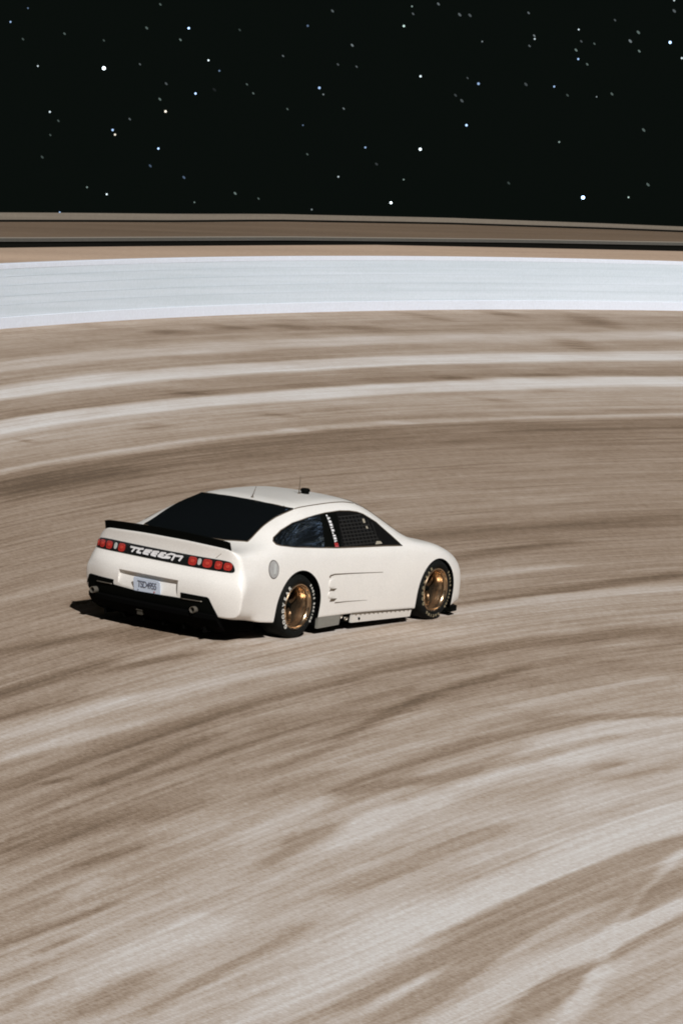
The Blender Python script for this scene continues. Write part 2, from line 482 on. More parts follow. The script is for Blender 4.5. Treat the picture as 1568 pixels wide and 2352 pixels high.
for side in ('right', 'left'):
    qg = patch('quarter_window', cutx(outline, -9, -.90, -.45), side, GLASS, car, .006, fit=True)
    pl = patch('door_pillar', cutx(outline, -.90, -.56, -.45), side, BLACK, car, .006)
    fw = patch('door_window', cutx(outline, -.56, 9, -.45), side, NETM, car, .005)
    skin_line('window_seal', outline, side, .007, SEAM, car, True, n=4)
    # the safety net behind the open door window
    bars = []
    for k in range(9):
        z = .94 + k*.036; bars.append([(-.50+k*.01, z), (.28-k*.025, z), (.28-k*.025, z+.010), (-.50+k*.01, z+.010)])
    for k in range(10):
        x = -.46 + k*.075; zt = 1.235 - max(0, k-6)*.03; bars.append([(x, .93), (x+.012, .93), (x+.012+.02, zt), (x+.02, zt)])
    patch('window_net', None, side, principled('net_webbing', (.0045,.0045,.004), .9), fw, .007, .004, .05, polys=[cutx(b, -.54, 9, -.45) for b in bars])
    GLINT = principled('beige_glint', (.33,.30,.24), .6)  # beige patches: glints off the roll bar and seat painted on the window
    patch('roll_bar_glint', [(.055,1.15),(.095,1.15),(.105,1.19),(.065,1.19)], side, GLINT, fw, .008, .006)
    patch('roll_bar_glint', [(.075,1.09),(.105,1.09),(.105,1.115),(.075,1.115)], side, GLINT, fw, .008, .006)
    patch('seat_glint', [(.15,.925),(.29,.925),(.27,.95),(.19,.955)], side, GLINT, fw, .008, .006)
    # white lettering strip with a red end
    marks = []
    rnd = random.Random(4)
    zz = 1.262
    while zz > .985:
        h = rnd.choice((.016,.022,.03)); x0 = -.628 + (1.262-zz)*-.135+.0; w = .052
        if rnd.random() < .35:
            marks.append([(x0, zz), (x0+w*.45, zz), (x0+w*.45, zz-h), (x0, zz-h)])
            if rnd.random() < .6: marks.append([(x0+w*.6, zz), (x0+w, zz), (x0+w, zz-h*.6), (x0+w*.6, zz-h*.6)])
        else: marks.append([(x0, zz), (x0+w, zz), (x0+w, zz-h), (x0, zz-h)])
        zz -= h + .009
    patch('pillar_lettering', None, side, LETTER, pl, .009, .003, .05, polys=marks)
    patch('red_tag', [(-.682,.942),(-.612,.938),(-.606,.982),(-.672,.986)], side, RED, pl, .009, .003)
    # roof seam, fuel cap, door pressings
    s = 1 if side == 'left' else -1
    skin_line('roof_seam', [(-1.09, s*.607), (-.6, s*.594), (-.1, s*.580), (.12, s*.582)], 'top', .0065, SEAM, car, n=10)
    fc = patch('fuel_cap', [(-1.922+.088*math.cos(t), .782+.092*math.sin(t)) for t in np.linspace(0, 2*math.pi, 28, endpoint=False)], side, speckle(principled('fuel_cap_grey', (.3,.3,.3), .4), (.36,.36,.36), .3, 60), car, .004)
    skin_line('rim_ring', [(-1.922+.09*math.cos(t), .782+.094*math.sin(t)) for t in np.linspace(0, 2*math.pi, 28, endpoint=False)], side, .006, principled('dark_grey_ring', (.11,.10,.09), .6), fc, True, n=1)
    patch('cap_handle', [(-1.925,.73),(-1.900,.73),(-1.880,.835),(-1.905,.835)], side, LENSW, fc, .012, .012)
    skin_line('door_crease', [(-.836,.630),(-.820,.648),(-.736,.658),(-.35,.645),(.25,.620)], side, -.010, SEAM, car)
    skin_line('door_crease', [(-.68,.341),(-.45,.339),(-.03,.326)], side, -.0055, SEAM, car)
    for z0, z1 in ((.51,.605),(.40,.478)):
        patch('vent_pressing', chaikin([(-.835,z0),(-.74,z0+.01),(-.70,(z0+z1)/2),(-.74,z1),(-.835,z1)], 2), side, WHITE, car, .008, .02)
    patch('vent_slot', [(-.82,.472),(-.73,.474),(-.675,.500),(-.80,.504)], side, SEAM, car, .003)
    patch('vent_slot', [(-.785,.358),(-.70,.360),(-.650,.388),(-.77,.394)], side, SEAM, car, .003)
    # sill: rear grey plate, exhaust outlet, riveted skirt
    y = s*.962
    def plate(name, prof, mat, parent=car, y0=None, t=.03):
        yy = y if y0 is None else y0
        bm = bmesh.new(); A = [bm.verts.new((x, yy, z)) for x, z in prof]; B = [bm.verts.new((x, yy - s*t, z)) for x, z in prof]
        bm.faces.new(A); bm.faces.new(B[::-1])
        for i in range(len(prof)): j = (i+1) % len(prof); bm.faces.new((A[i], B[i], B[j], A[j]))
        bmesh.ops.recalc_face_normals(bm, faces=bm.faces)
        return put(name, from_bm(name, bm), mat, parent)
    plate('grey_side_plate', [(-.955,.072),(-.53,.085),(-.51,.20),(-.955,.205)], GREY)
    plate('exhaust_outlet', [(-.52,.10),(-.285,.10),(-.275,.20),(-.505,.20)], CARBON, y0=s*.93)
    for i, (px, pz) in enumerate(((-.47,.165),(-.36,.135))):
        v, f = lathe([(.016,0),(.02,-.02),(.02,.03)], 12); me = fixn(mesh_from('tail_pipe', v, f)); me.transform(Matrix.Translation((px, s*.935, pz)))
        put('tail_pipe', me, CHROME, car)
    sk = plate('side_skirt', [(-.28,.088),(.93,.072),(.955,.150),(-.27,.185)], speckle(principled('dusty_white', (.6,.6,.6), .6), (.60,.57,.53), .1, 60))
    for k in range(13):
        x = -.20 + k*.09; bm = bmesh.new()
        bmesh.ops.create_icosphere(bm, subdivisions=1, radius=.008, matrix=Matrix.Translation((x, s*.964, .172-.030*(x+.27)/1.22)))
        put('rivet', from_bm('rivet', bm), SEAM, sk)
    bm = bmesh.new(); bmesh.ops.create_icosphere(bm, subdivisions=2, radius=.017, matrix=Matrix.Translation((-.135, s*.963, .125)))
    put('jack_hole', from_bm('jack_hole', bm), BLACK, sk)
    tube('skirt_joint', [(-.28, s*.968, .19), (.955, s*.968, .158)], .006, SEAM, car)

# dark boxes added under the car to block light
bm = bmesh.new(); box_bm(bm, -.98, .98, -.93, .93, .10, .26); box_bm(bm, -2.0, 2.1, -.52, .52, .12, .30)
put('floor_light_block', from_bm('floor_light_block', bm), CARBON, car)
bm = bmesh.new()
pts = [(-2.680,.292),(-2.675,.25),(-2.60,.17),(-2.45,.10),(-1.9,.10),(-1.9,.28),(-2.5,.36)]
rows = []
for y in np.linspace(-.765, .955, 22):
    sh = .135*(abs(y-.02)/.95)**3
    rows.append([bm.verts.new((x + (sh if x < -2.4 else 0), y, z)) for x, z in pts])
for A, B in zip(rows, rows[1:]):
    for k in range(7): bm.faces.new((A[k], A[(k+1)%7], B[(k+1)%7], B[k]))
bm.faces.new(rows[0]); bm.faces.new(rows[-1][::-1])
for k in range(6): box_bm(bm, -2.58, -1.95, -.6+k*.26, -.59+k*.26, .09, .15)
bmesh.ops.recalc_face_normals(bm, faces=bm.faces)
put('diffuser', from_bm('diffuser', bm), CARBON, car)
bm = bmesh.new()
pts = [(1.86,-.93),(2.04,-.90),(2.24,-.62),(2.36,0),(2.24,.62),(2.04,.90),(1.86,.93)]
A = [bm.verts.new((x, y, .05)) for x, y in pts]; B = [bm.verts.new((x, y, .11)) for x, y in pts]
bm.faces.new(A[::-1]); bm.faces.new(B)
for i in range(7): j = (i+1) % 7; bm.faces.new((A[i], A[j], B[j], B[i]))
put('front_splitter', from_bm('front_splitter', bm), BLACK, car)

# boot lid spoiler
bm = bmesh.new(); rows = []
for y in np.linspace(-.81, .83, 41):
    x = -2.485 - .085*(1-(y/.95)**2); q = BV.ray_cast(Vector((x+.02, y, 3)), Vector((0,0,-1)))
    zb = (q[0].z if q[0] else 1.0) - .004
    rows.append([bm.verts.new(p) for p in ((x+.012,y,zb),(x-.012,y,zb),(x-.040,y,zb+.095),(x-.030,y,zb+.095))])
for A, B in zip(rows, rows[1:]):
    for k in range(4): bm.faces.new((A[k], A[(k+1)%4], B[(k+1)%4], B[k]))
bm.faces.new(rows[0]); bm.faces.new(rows[-1][::-1]); bmesh.ops.recalc_face_normals(bm, faces=bm.faces)
put('spoiler', sharp(from_bm('spoiler', bm)), BLACK, car)

# tail lamp band
band = chaikin([(-.885,.765),(-.885,.80),(-.85,.862),(-.79,.882),(-.4,.880),(0,.882),(.5,.886),(.86,.886),(.92,.86),(.935,.81),(.93,.775),(.89,.766),(.5,.769),(0,.764),(-.4,.760),(-.8,.762)], 2)
GB = principled('gloss_black', (.008,.009,.009), .25, spec=.5)
tl = patch('tail_lamp_panel', band, 'rear', GB, car, .006, .012)
def sq(cy, cz, hy, hz, lean=0, p=3.2, n=20):
    out = []
    for i in range(n):
        t = 2*math.pi*i/n; c, s_ = math.cos(t), math.sin(t)
        dy = hy*math.copysign(abs(c)**(2/p), c); dz = hz*math.copysign(abs(s_)**(2/p), s_); out.append((cy+dy+lean*dz, cz+dz))
    return out
for cy, hy, hz in ((.905,.020,.036),(.838,.036,.043),(.735,.044,.045),(.553,.046,.046),(-.386,.050,.047),(-.567,.054,.046),(-.698,.042,.044),(-.806,.046,.042)):
    lo = patch('red_lamp', sq(cy, .822, hy, hz), 'rear', RED, tl, .012, .012, .03)
    patch('lamp_centre', sq(cy, .822, hy*.42, hz*.42, p=2), 'rear', principled('red_lamp_centre', (.48,.06,.04), .2, coat=.6), lo, .018, .008, .03)
for cy in (.642, -.470):
    patch('reversing_lamp', sq(cy, .826, .021, .036, p=2.3), 'rear', LENSW, tl, .012, .012, .03)
strokes = [[(.431,.848),(.318,.846)],[(.371,.844),(.402,.800)],[(.262,.851),(.302,.845),(.336,.804),(.288,.803)],[(.146,.849),(.225,.845),(.251,.806),(.186,.803)],[(.238,.826),(.168,.829)],
 [(.055,.850),(.120,.845),(.145,.806),(.085,.801)],[(.134,.824),(.072,.826)],[(-.036,.849),(.018,.846),(.051,.806),(-.005,.800),(-.085,.806)],[(.030,.823),(-.011,.826)],
 [(-.049,.833),(-.108,.855),(-.158,.850),(-.131,.790)],[(-.034,.815),(-.10,.812)],[(-.172,.843),(-.252,.848),(-.222,.797)]]
polys = []
for S in strokes:
    for a, b in zip(S, S[1:]):
        d = Vector((b[0]-a[0], b[1]-a[1])); d.normalize(); n = Vector((-d.y, d.x))*.0100; e = d*.004
        polys.append([(a[0]-e.x+n.x, a[1]-e.y+n.y), (b[0]+e.x+n.x, b[1]+e.y+n.y), (b[0]+e.x-n.x, b[1]+e.y-n.y), (a[0]-e.x-n.x, a[1]-e.y-n.y)])
patch('lettering', None, 'rear', LETTER, tl, .012, .005, .1, polys=polys)
skin_line('lid_shut_line', [(-.655,.895),(-.715,.95)], 'rear', .003, principled('faint_seam', (.35,.31,.26), .8), car)

# number plate in its recess
tilt = math.atan(.05/.205)
pb = bmesh.new(); box_bm(pb, -.004, .004, -.175, .175, -.085, .085)
bmesh.ops.bevel(pb, geom=[e for e in pb.edges if abs(e.verts[0].co.x-e.verts[1].co.x) > .005], offset=.012, segments=3, affect='EDGES')
npl = put('number_plate', from_bm('number_plate', pb), speckle(principled('plate_blue_white', (.5,.56,.66), .45), (.64,.74,.90), .12, 90, 0, .06), car)
npl.location = (-2.676, .105, .478); npl.rotation_euler = (0, tilt*-1, 0)
INK = principled('plate_ink', (.13,.15,.21), .6)
cu = bpy.data.curves.new('t', 'FONT'); cu.body = 'TSD4955'; cu.size = .105; cu.align_x = 'CENTER'; cu.extrude = .0015; cu.offset = .0012; cu.shear = .18; cu.space_character = .82
to = bpy.data.objects.new('t', cu); COL.objects.link(to); bpy.context.view_layer.update()
me = bpy.data.meshes.new_from_object(to.evaluated_get(bpy.context.evaluated_depsgraph_get())); bpy.data.objects.remove(to)
me.transform(Matrix(((0,0,-1,-.0055),(-.74,0,0,0),(0,1,0,-.018),(0,0,0,1))))
put('plate_lettering', me, INK, npl)
for nm, yy, zz, r_, mt in (('plate_bolt', .118, -.05, .006, INK), ('plate_sticker', -.095, -.047, .009, principled('sticker_red', (.45,.14,.14), .6))):
    bm = bmesh.new(); bmesh.ops.create_cone(bm, cap_ends=True, segments=12, radius1=r_, radius2=r_, depth=.004, matrix=Matrix.Translation((-.006, yy, zz)) @ Matrix.Rotation(math.pi/2, 4, 'Y'))
    put(nm, from_bm(nm, bm), mt, npl)

# black lower bumper, exhausts, trim
DULL = principled('dull_trim', (.22,.20,.17), .4, metal=.6)
val = [(1.02,.20),(1.02,.33),(.955,.475),(.925,.484),(.56,.482),(.567,.430),(.25,.412),(-.07,.418),(-.33,.424),(-.33,.485),(-.655,.484),(-.678,.470),(-.755,.318),(-.80,.20)]
patch('lower_bumper', val, 'rear', BLACK, car, .005, .02, .04)
skin_line('trim_strip', [(.81,.428),(.58,.434)], 'rear', .005, DULL, car, off=.012)
skin_line('trim_strip', [(-.345,.424),(-.60,.430)], 'rear', .005, DULL, car, off=.012)
for yy, zz in ((.835,.315),(-.505,.315)):
    v, f = lathe([(.027,.06),(.028,0),(.033,-.002),(.035,.004),(.035,.10)], 24); me = sharp(fixn(mesh_from('exhaust_tip', v, f)))
    me.transform(Matrix.Translation((-2.685 if yy < 0 else -2.655, yy, zz+.012)) @ Matrix.Rotation(-math.pi/2, 4, 'Z'))
    put('exhaust_tip', me, DULL, car)
bm = bmesh.new(); box_bm(bm, -2.65, -2.58, .16, .24, .205, .216); box_bm(bm, -2.64, -2.55, .17, .23, .16, .205)
tow = put('towing_eye', from_bm('towing_eye', bm), CHROME, car); 
tow.data.materials.clear(); tow.data.materials.append(principled('dull_steel', (.05,.045,.035), .7, metal=.3))

# roof fittings
for nm, x0, yy, h, lean, r_ in (('short_aerial', -1.12, -.07, .12, -.03, .005), ('tall_aerial', -.36, -.17, .19, 0.0, .006)):
    q = skin('top', x0, yy); tube(nm, [q, q+Vector((lean*-1.2, lean*.5, h))], [r_, r_*.7], SEAM, car)
    v, f = lathe([(0,.012),(.012,.010),(.018,0)], 12); me = fixn(mesh_from('aerial_base', v, f)); me.transform(Matrix.Translation(q) @ Matrix.Rotation(math.pi/2, 4, 'X'))
    put('aerial_base', me, SEAM, car)
q = skin('top', -.27, -.19)
v, f = lathe([(0,.062),(.04,.06),(.052,.05),(.055,.03),(.045,.02),(.045,-.01)], 24); me = fixn(mesh_from('roof_camera', v, f)); me.transform(Matrix.Translation(q) @ Matrix.Rotation(math.pi/2, 4, 'X'))
put('roof_camera', me, BLACK, car)
# head lamps and grille (face away from the photograph)
for s in (1, -1): patch('headlamp', sq(s*.60, .50, .14, .05), 'front', LENSW, car, .004)
patch('grille', sq(0, .33, .55, .09), 'front', BLACK, car, .004)

# ------------------------------------------------------------------ the track surface
# s = distance across the track (from the racing line outwards), x = along it; every line of constant s is one curve of the bend
LC = [0.0135644, -0.0077433, 0.0106501, -0.0030639, 0.1187649, 0.3541388, 0.103423, 0.1549101, -0.1874332, 0.525712, -0.2617154]
def track_y(s, x):
    c = np.clip(s, -11, 11.3)/10
    a = LC[0]+LC[1]*c+LC[2]*c*c+LC[3]*c**3; b = LC[4]+LC[5]*c+LC[6]*c*c+LC[7]*c**3; k = (LC[8]+LC[9]*c+LC[10]*c*c)*1e-3
    hi = np.interp(s, [-9, 0, 5, 9, 11.3], [4, 14, 26, 46, 70])
    lo = np.interp(s, [-9, -7.4, -3.9, -.6, 3.5, 8, 11.3], [-18.5, -18, -13.5, -9, -2.5, 8.5, 25])
    xr = np.clip(x, lo, hi)
    y = s + b*xr - a*xr*xr + k*xr**3
    sl = np.where(x < lo, .55, b - 2*a*xr + 3*k*xr*xr)
    return y + sl*(x-xr)
ss = np.concatenate([np.linspace(-60,-13,24)[:-1], np.arange(-13, 0, .05), np.arange(0, 11.7, .1), [11.7]])
xs = np.concatenate([np.linspace(-90,-20,36)[:-1], np.arange(-20, 12, .16), np.arange(12, 60, .6), np.linspace(60, 110, 26)])
S, X = np.meshgrid(ss, xs, indexing='ij')
Y = track_y(S, X)
Z = np.zeros_like(Y)
# strokes of paler dust (+) and bare ground (-) swept along the bend: s0,x0,s1,x1,half width,strength
STROKES = [(-0.18,-7.31,-0.1,-4.62,0.13,-1.0),(-0.77,-8.17,-0.91,-6.42,0.1,-1.0),(-1.22,-8.82,-1.27,-6.19,0.16,1.0),(-1.34,-7.76,-1.71,-2.68,0.15,1.0),(-1.74,-9.37,-2.04,-7.2,0.13,1.0),(-2.5,-10.6,-2.46,-6.6,0.16,-1.1),(-2.46,-6.6,-2.45,-3.08,0.16,-1.0),(-2.72,-10.13,-2.86,-9.63,0.07,-1.0),(-3.21,-9.62,-3.04,-6.87,0.09,-0.8),(-3.9,-12.44,-4.4,-9.46,0.25,-0.8),(-4.81,-12.18,-4.95,-11.27,0.07,-1.0),(-5.38,-13.2,-5.26,-12.47,0.09,1.0),(-5.77,-14.66,-5.88,-13.06,0.09,-1.2),(-6.24,-14.62,-6.21,-14.0,0.07,-1.0),(-7.09,-16.03,-6.85,-15.1,0.07,-1.0),(-7.7,-15.59,-7.45,-14.49,0.14,-1.3),(-8.2,-15.37,-7.91,-13.74,0.09,-1.0),(-7.95,-13.72,-7.8,-12.39,0.07,-1.4),(-6.33,-11.08,-6.15,-9.98,0.1,-1.2),(-6.01,-10.11,-6.05,-9.05,0.1,-1.2),(-6.78,-13.21,-6.73,-12.72,0.07,1.0),(-5.71,-10.49,-5.38,-8.24,0.17,1.0),(-7.11,-14.9,-7.03,-12.83,0.21,0.8),(-7.38,-11.35,-7.38,-9.93,0.17,-1.0),(-7.38,-9.93,-7.37,-7.97,0.13,-1.4),(-6.47,-9.79,-6.31,-8.3,0.13,1.0),(-6.31,-8.3,-6.28,-7.43,0.16,1.0),(-8.55,-12.83,-8.69,-10.11,0.28,1.0),(-8.69,-10.11,-8.78,-8.03,0.28,1.0),(-8.43,-8.37,-8.56,-6.14,0.27,1.0),(-9.08,-14.66,-8.89,-12.39,0.25,0.8),(-9.03,-11.75,-8.96,-9.67,0.1,-1.2),(-8.92,-9.6,-9.01,-6.9,0.12,-1.2),(-10.21,-13.85,-9.8,-12.12,0.1,-1.5),(-9.81,-12.29,-9.55,-10.58,0.09,-1.5),(-10.14,-14.23,-9.93,-13.03,0.09,-1.2),(-9.8,-13.84,-9.69,-12.8,0.12,1.0),(-10.75,-13.82,-10.51,-11.94,0.18,1.6),(-10.51,-11.94,-10.55,-10.54,0.19,1.8),(-10.55,-10.54,-10.41,-9.14,0.13,1.6),(-8.48,-8.9,-8.44,-5.94,0.13,1.2),(-10.22,-10.13,-9.87,-8.29,0.16,-1.6),(-11.43,-13.14,-11.03,-11.72,0.07,1.4),(-11.03,-11.72,-10.34,-10.32,0.07,1.4),(-10.36,-10.51,-9.3,-7.38,0.07,1.4),(-11.2,-13.42,-10.98,-12.02,0.09,-1.1),(-10.89,-11.66,-10.72,-9.62,0.09,-1.4),(-10.95,-12.87,-10.74,-11.85,0.1,-1.2),(-5.61,-4.04,-5.86,-1.55,0.27,1.0),(-6.11,-6.5,-5.9,-3.61,0.22,1.0),(-5.3,-7.93,-5.2,-4.76,0.16,-1.0),(-5.2,-4.76,-5.27,-2.98,0.16,-1.0),(-5.09,-3.05,-5.72,-1.31,0.13,-1.2),(-2.45,-3.08,-2.41,-0.32,0.21,-1.0),(-2.41,-0.32,-2.55,4.18,0.22,-1.0),(-4.05,-5.86,-3.56,-3.09,0.09,-1.0),(-3.56,-3.09,-3.3,-0.52,0.1,-1.0),(-4.47,-2.55,-4.4,0.34,0.07,1.3),(-4.77,-7.06,-4.78,-5.46,0.07,1.3),(-6.72,-4.82,-6.72,-4.37,0.07,-1.2),(-8.31,-6.98,-8.25,-5.62,0.22,1.0),(-7.08,-5.18,-7.25,-3.92,0.1,-1.0),(-0.72,-3.04,-0.76,1.01,0.24,1.0),(-0.86,1.85,-0.86,7.29,0.18,1.0),(-0.68,2.67,-0.54,5.38,0.12,-1.1),(-0.54,5.38,-0.27,8.44,0.13,-1.1),(0.41,4.2,0.48,7.39,0.11,1.0),(1.2,5.76,1.55,9.6,0.13,-1.0),(2.25,3.0,2.02,-1.6,0.12,-1.0),(6.2,4.61,6.26,9.24,0.25,-0.9),(2.3,6.96,2.38,14.27,0.2,-0.9),(2.78,-2.6,2.75,-0.26,0.1,1.0),(0.0,-7.04,-0.77,-2.1,0.11,-1.0),(-9.54,-14.02,-9.46,-12.55,0.19,-1.2),(-9.46,-12.55,-9.17,-9.69,0.2,-1.1),(-9.17,-9.69,-9.11,-7.06,0.21,-1.1),(-9.47,-9.95,-9.73,-8.07,0.31,-1.2),(-10.26,-14.05,-9.93,-12.79,0.14,-1.1),(-9.93,-12.79,-9.65,-11.26,0.14,-1.1),(-9.65,-11.26,-9.3,-9.89,0.13,-1.1),(-11.15,-13.37,-10.95,-11.87,0.09,-1.2),(-5.39,-8.03,-5.92,-6.13,0.14,-1.2),(-5.92,-6.13,-5.98,-4.6,0.16,-1.2),(-5.98,-4.6,-5.93,-3.19,0.15,-1.2),(-8.85,-13.18,-8.6,-10.09,0.21,0.9),(-8.6,-10.09,-8.58,-7.86,0.22,0.9),(-8.58,-7.86,-8.41,-5.88,0.23,0.9),(-6.23,-4.79,-6.41,-2.49,0.26,1.0),(-6.12,-9.21,-6.23,-8.0,0.13,1.0),(0.39,-3.29,0.1,0.49,0.24,-1.0),(1.14,-5.3,0.7,-2.44,0.16,-0.8),(10.67,31.1,10.7,32.37,0.09,-1.0),(10.75,34.81,10.75,35.85,0.1,-1.0),(10.66,37.12,10.71,38.28,0.1,-1.0),(10.52,39.22,10.56,40.79,0.11,-1.0),(11.05,46.84,10.86,46.19,0.12,-1.0),(11.15,51.78,10.96,50.6,0.13,-1.0),(11.0,54.94,10.47,51.4,0.13,-1.0),(8.62,20.04,8.65,20.72,0.07,-1.0),(7.71,18.93,7.54,19.34,0.09,-1.0),(7.72,22.04,7.52,21.77,0.11,-1.0),(7.58,14.34,7.67,15.19,0.09,-1.0),(7.86,10.41,7.7,10.5,0.08,-1.0),(7.78,27.6,7.59,27.39,0.1,-1.0),(8.05,31.14,7.86,30.76,0.09,-1.0),(7.83,32.02,7.74,31.96,0.09,-1.0),(8.53,30.37,8.57,31.45,0.1,-1.2),(8.51,33.34,8.56,35.22,0.08,-1.2),(9.95,45.48,9.6,43.15,0.09,-1.0),(7.1,17.22,6.92,17.29,0.07,1.5),(7.11,20.6,7.03,21.01,0.07,1.5),(7.1,25.36,7.03,25.6,0.07,1.5)]

dust = np.zeros_like(Y)
for s0,x0,s1,x1,w,v in STROKES:
    L2 = (s1-s0)**2*1.0 + (x1-x0)**2 + 1e-9
    t = ((S-s0)*(s1-s0) + (X-x0)*(x1-x0))/L2; tc = np.clip(t, 0, 1)
    ds = S-(s0+(s1-s0)*tc); dx = (X-(x0+(x1-x0)*tc))*.22
    fade = np.sin(np.pi*np.clip((t+.12)/1.24, 0, 1))**.6
    dust += v*np.exp(-(ds*ds+dx*dx)/(w*w))*(.25+.75*fade)
def to_world(X, Y, Z):
    cb, sb = math.cos(BANK), math.sin(BANK)
    yb = np.maximum(Y, -17.0)                       # inside the bend the ground levels out
    zb = sb*yb + sb*.35*(np.minimum(Y, -17.0)+17.0)*np.exp((np.minimum(Y, -17.0)+17.0)/12)
    return X, cb*Y - sb*Z, zb + cb*Z
WX, WY, WZ = to_world(X, Y, Z)
def grid_mesh(name, WX, WY, WZ):
    n, m = WX.shape; me = bpy.data.meshes.new(name)
    co = np.stack([WX, WY, WZ], -1).reshape(-1, 3).astype(np.float32)
    i = np.arange(n-1)[:,None]*m + np.arange(m-1)[None,:]
    q = np.stack([i, i+1, i+m+1, i+m], -1).reshape(-1, 4)[:, ::-1].astype(np.int32)
    me.vertices.add(len(co)); me.vertices.foreach_set('co', co.ravel())
    me.loops.add(q.size); me.loops.foreach_set('vertex_index', q.ravel())
    me.polygons.add(len(q)); me.polygons.foreach_set('loop_start', np.arange(0, q.size, 4, dtype=np.int32)); me.polygons.foreach_set('loop_total', np.full(len(q), 4, dtype=np.int32))
    me.update(calc_edges=True); me.validate(); me.shade_smooth()
    return me
tm = grid_mesh('race_track', WX, WY, WZ)
a = tm.attributes.new('lane', 'FLOAT_VECTOR', 'POINT'); a.data.foreach_set('vector', np.stack([X, S, dust], -1).reshape(-1, 3).astype(np.float32).ravel())
GM = bpy.data.materials.new('dusty_track'); GM.use_nodes = True
b = GM.node_tree.nodes['Principled BSDF']; b.inputs['Roughness'].default_value = .95; b.inputs['Specular IOR Level'].default_value = .15
at = N(GM, 'ShaderNodeAttribute', _attribute_name='lane')
sep = N(GM, 'ShaderNodeSeparateXYZ'); L(GM, at, 'Vector', sep, 'Vector')
def streak(kx, ks, detail=3.0, seed=0.0, warp=0.0):
    c = N(GM, 'ShaderNodeCombineXYZ')
    GM.node_tree.links.new(mathn(GM, 'MULTIPLY', sep.outputs['X'], kx), c.inputs['X'])
    GM.node_tree.links.new(mathn(GM, 'MULTIPLY', sep.outputs['Y'], ks), c.inputs['Y'])
    c.inputs['Z'].default_value = seed
    n = N(GM, 'ShaderNodeTexNoise', Scale=1.0, Detail=detail, Roughness=.55); n.inputs['Distortion'].default_value = warp
    L(GM, c, 'Vector', n, 'Vector'); return n.outputs['Fac']
# base tone across the track
rampn = N(GM, 'ShaderNodeValToRGB'); 
wob = mathn(GM, 'MULTIPLY_ADD', streak(.10, .5, 3, 5), .30, -.15)
sv = mathn(GM, 'ADD', sep.outputs['Y'], wob)
GM.node_tree.links.new(mathn(GM, 'MULTIPLY_ADD', sv, 1/26.0, 14/26.0), rampn.inputs['Fac'])
TONES = [(-13,.62),(-8.0,.66),(-6.2,.60),(-4.0,.40),(-2.9,.37),(-2.2,.47),(-1.2,.50),(-.5,.40),(.6,.36),(2.5,.31),(3.6,.36),(5.0,.33),(6.0,.27),(6.6,.17),(6.86,.22),(6.95,.66),(7.04,.64),(7.14,.28),(7.3,.50),(8.03,.56),(8.12,.92),(8.44,.90),(8.55,.28),(9.05,.44),(9.15,.92),(9.42,.86),(9.55,.42),(9.85,.42),(9.98,.70),(10.2,.66),(10.32,.38),(11.2,.42)]
el = rampn.color_ramp.elements
for i, (s_, v) in enumerate(TONES):
    p = (s_+14)/26
    e = el[i] if i < 1 else (el[len(el)-1] if i == len(TONES)-1 else el.new(p))
    e.position = p; e.color = (v, v, v, 1)
sfine = streak(.40, 8.0, 5, 1.3, .0); smid = streak(.16, 2.2, 4, 8.1, .0); sbig = streak(.09, .55, 3, 3.7); slong = streak(.06, 15.0, 3, 12.0)
t = mathn(GM, 'ADD', rampn.outputs['Color'], mathn(GM, 'MULTIPLY_ADD', sfine, .34, -.17))
t = mathn(GM, 'ADD', t, mathn(GM, 'MULTIPLY_ADD', smid, .27, -.135))
t = mathn(GM, 'ADD', t, mathn(GM, 'MULTIPLY_ADD', sbig, .22, -.11))
t = mathn(GM, 'ADD', t, mathn(GM, 'MULTIPLY_ADD', slong, .42, -.21))
sedge = streak(.55, 3.6, 5, 21.0)
calm = mathn(GM, 'MAXIMUM', mathn(GM, 'MINIMUM', mathn(GM, 'MULTIPLY_ADD', sep.outputs['Y'], -.30, .25), 1.0), .28)
dmod = mathn(GM, 'MULTIPLY', mathn(GM, 'MULTIPLY_ADD', sedge, 2.6, -1.3), calm)
dmod = mathn(GM, 'MULTIPLY', mathn(GM, 'ADD', mathn(GM, 'MULTIPLY', sep.outputs['Z'], 1.25), dmod), 1.25)
dmod = mathn(GM, 'MAXIMUM', mathn(GM, 'MINIMUM', dmod, 1.0), -1.15)
t = mathn(GM, 'ADD', t, mathn(GM, 'MULTIPLY', dmod, .185))
tc = N(GM, 'ShaderNodeTexCoord')
gc = N(GM, 'ShaderNodeCombineXYZ')
GM.node_tree.links.new(mathn(GM, 'MULTIPLY', sep.outputs['X'], 62.0), gc.inputs['X']); GM.node_tree.links.new(mathn(GM, 'MULTIPLY', sep.outputs['Y'], 11.0), gc.inputs['Y'])
gr = N(GM, 'ShaderNodeTexNoise', Scale=1.0, Detail=3.0, Roughness=.8); L(GM, gc, 'Vector', gr, 'Vector')
gr2 = N(GM, 'ShaderNodeTexNoise', Scale=9.0, Detail=5.0, Roughness=.85); L(GM, tc, 'Object', gr2, 'Vector')
t = mathn(GM, 'ADD', t, mathn(GM, 'MULTIPLY_ADD', gr.outputs['Fac'], 1.05, -.525))
t = mathn(GM, 'ADD', t, mathn(GM, 'MULTIPLY_ADD', gr2.outputs['Fac'], .35, -.175))
cr = N(GM, 'ShaderNodeValToRGB'); GM.node_tree.links.new(t, cr.inputs['Fac'])
ce = cr.color_ramp.elements
ce[0].position = 0; ce[0].color = (.125,.088,.060,1); ce[1].position = 1; ce[1].color = (.70,.685,.675,1)
for p, c in ((.25,(.262,.192,.138)),(.5,(.415,.338,.274)),(.76,(.56,.505,.465))): e = ce.new(p); e.color = (*c, 1)
L(GM, cr, 'Color', b, 'Base Color')
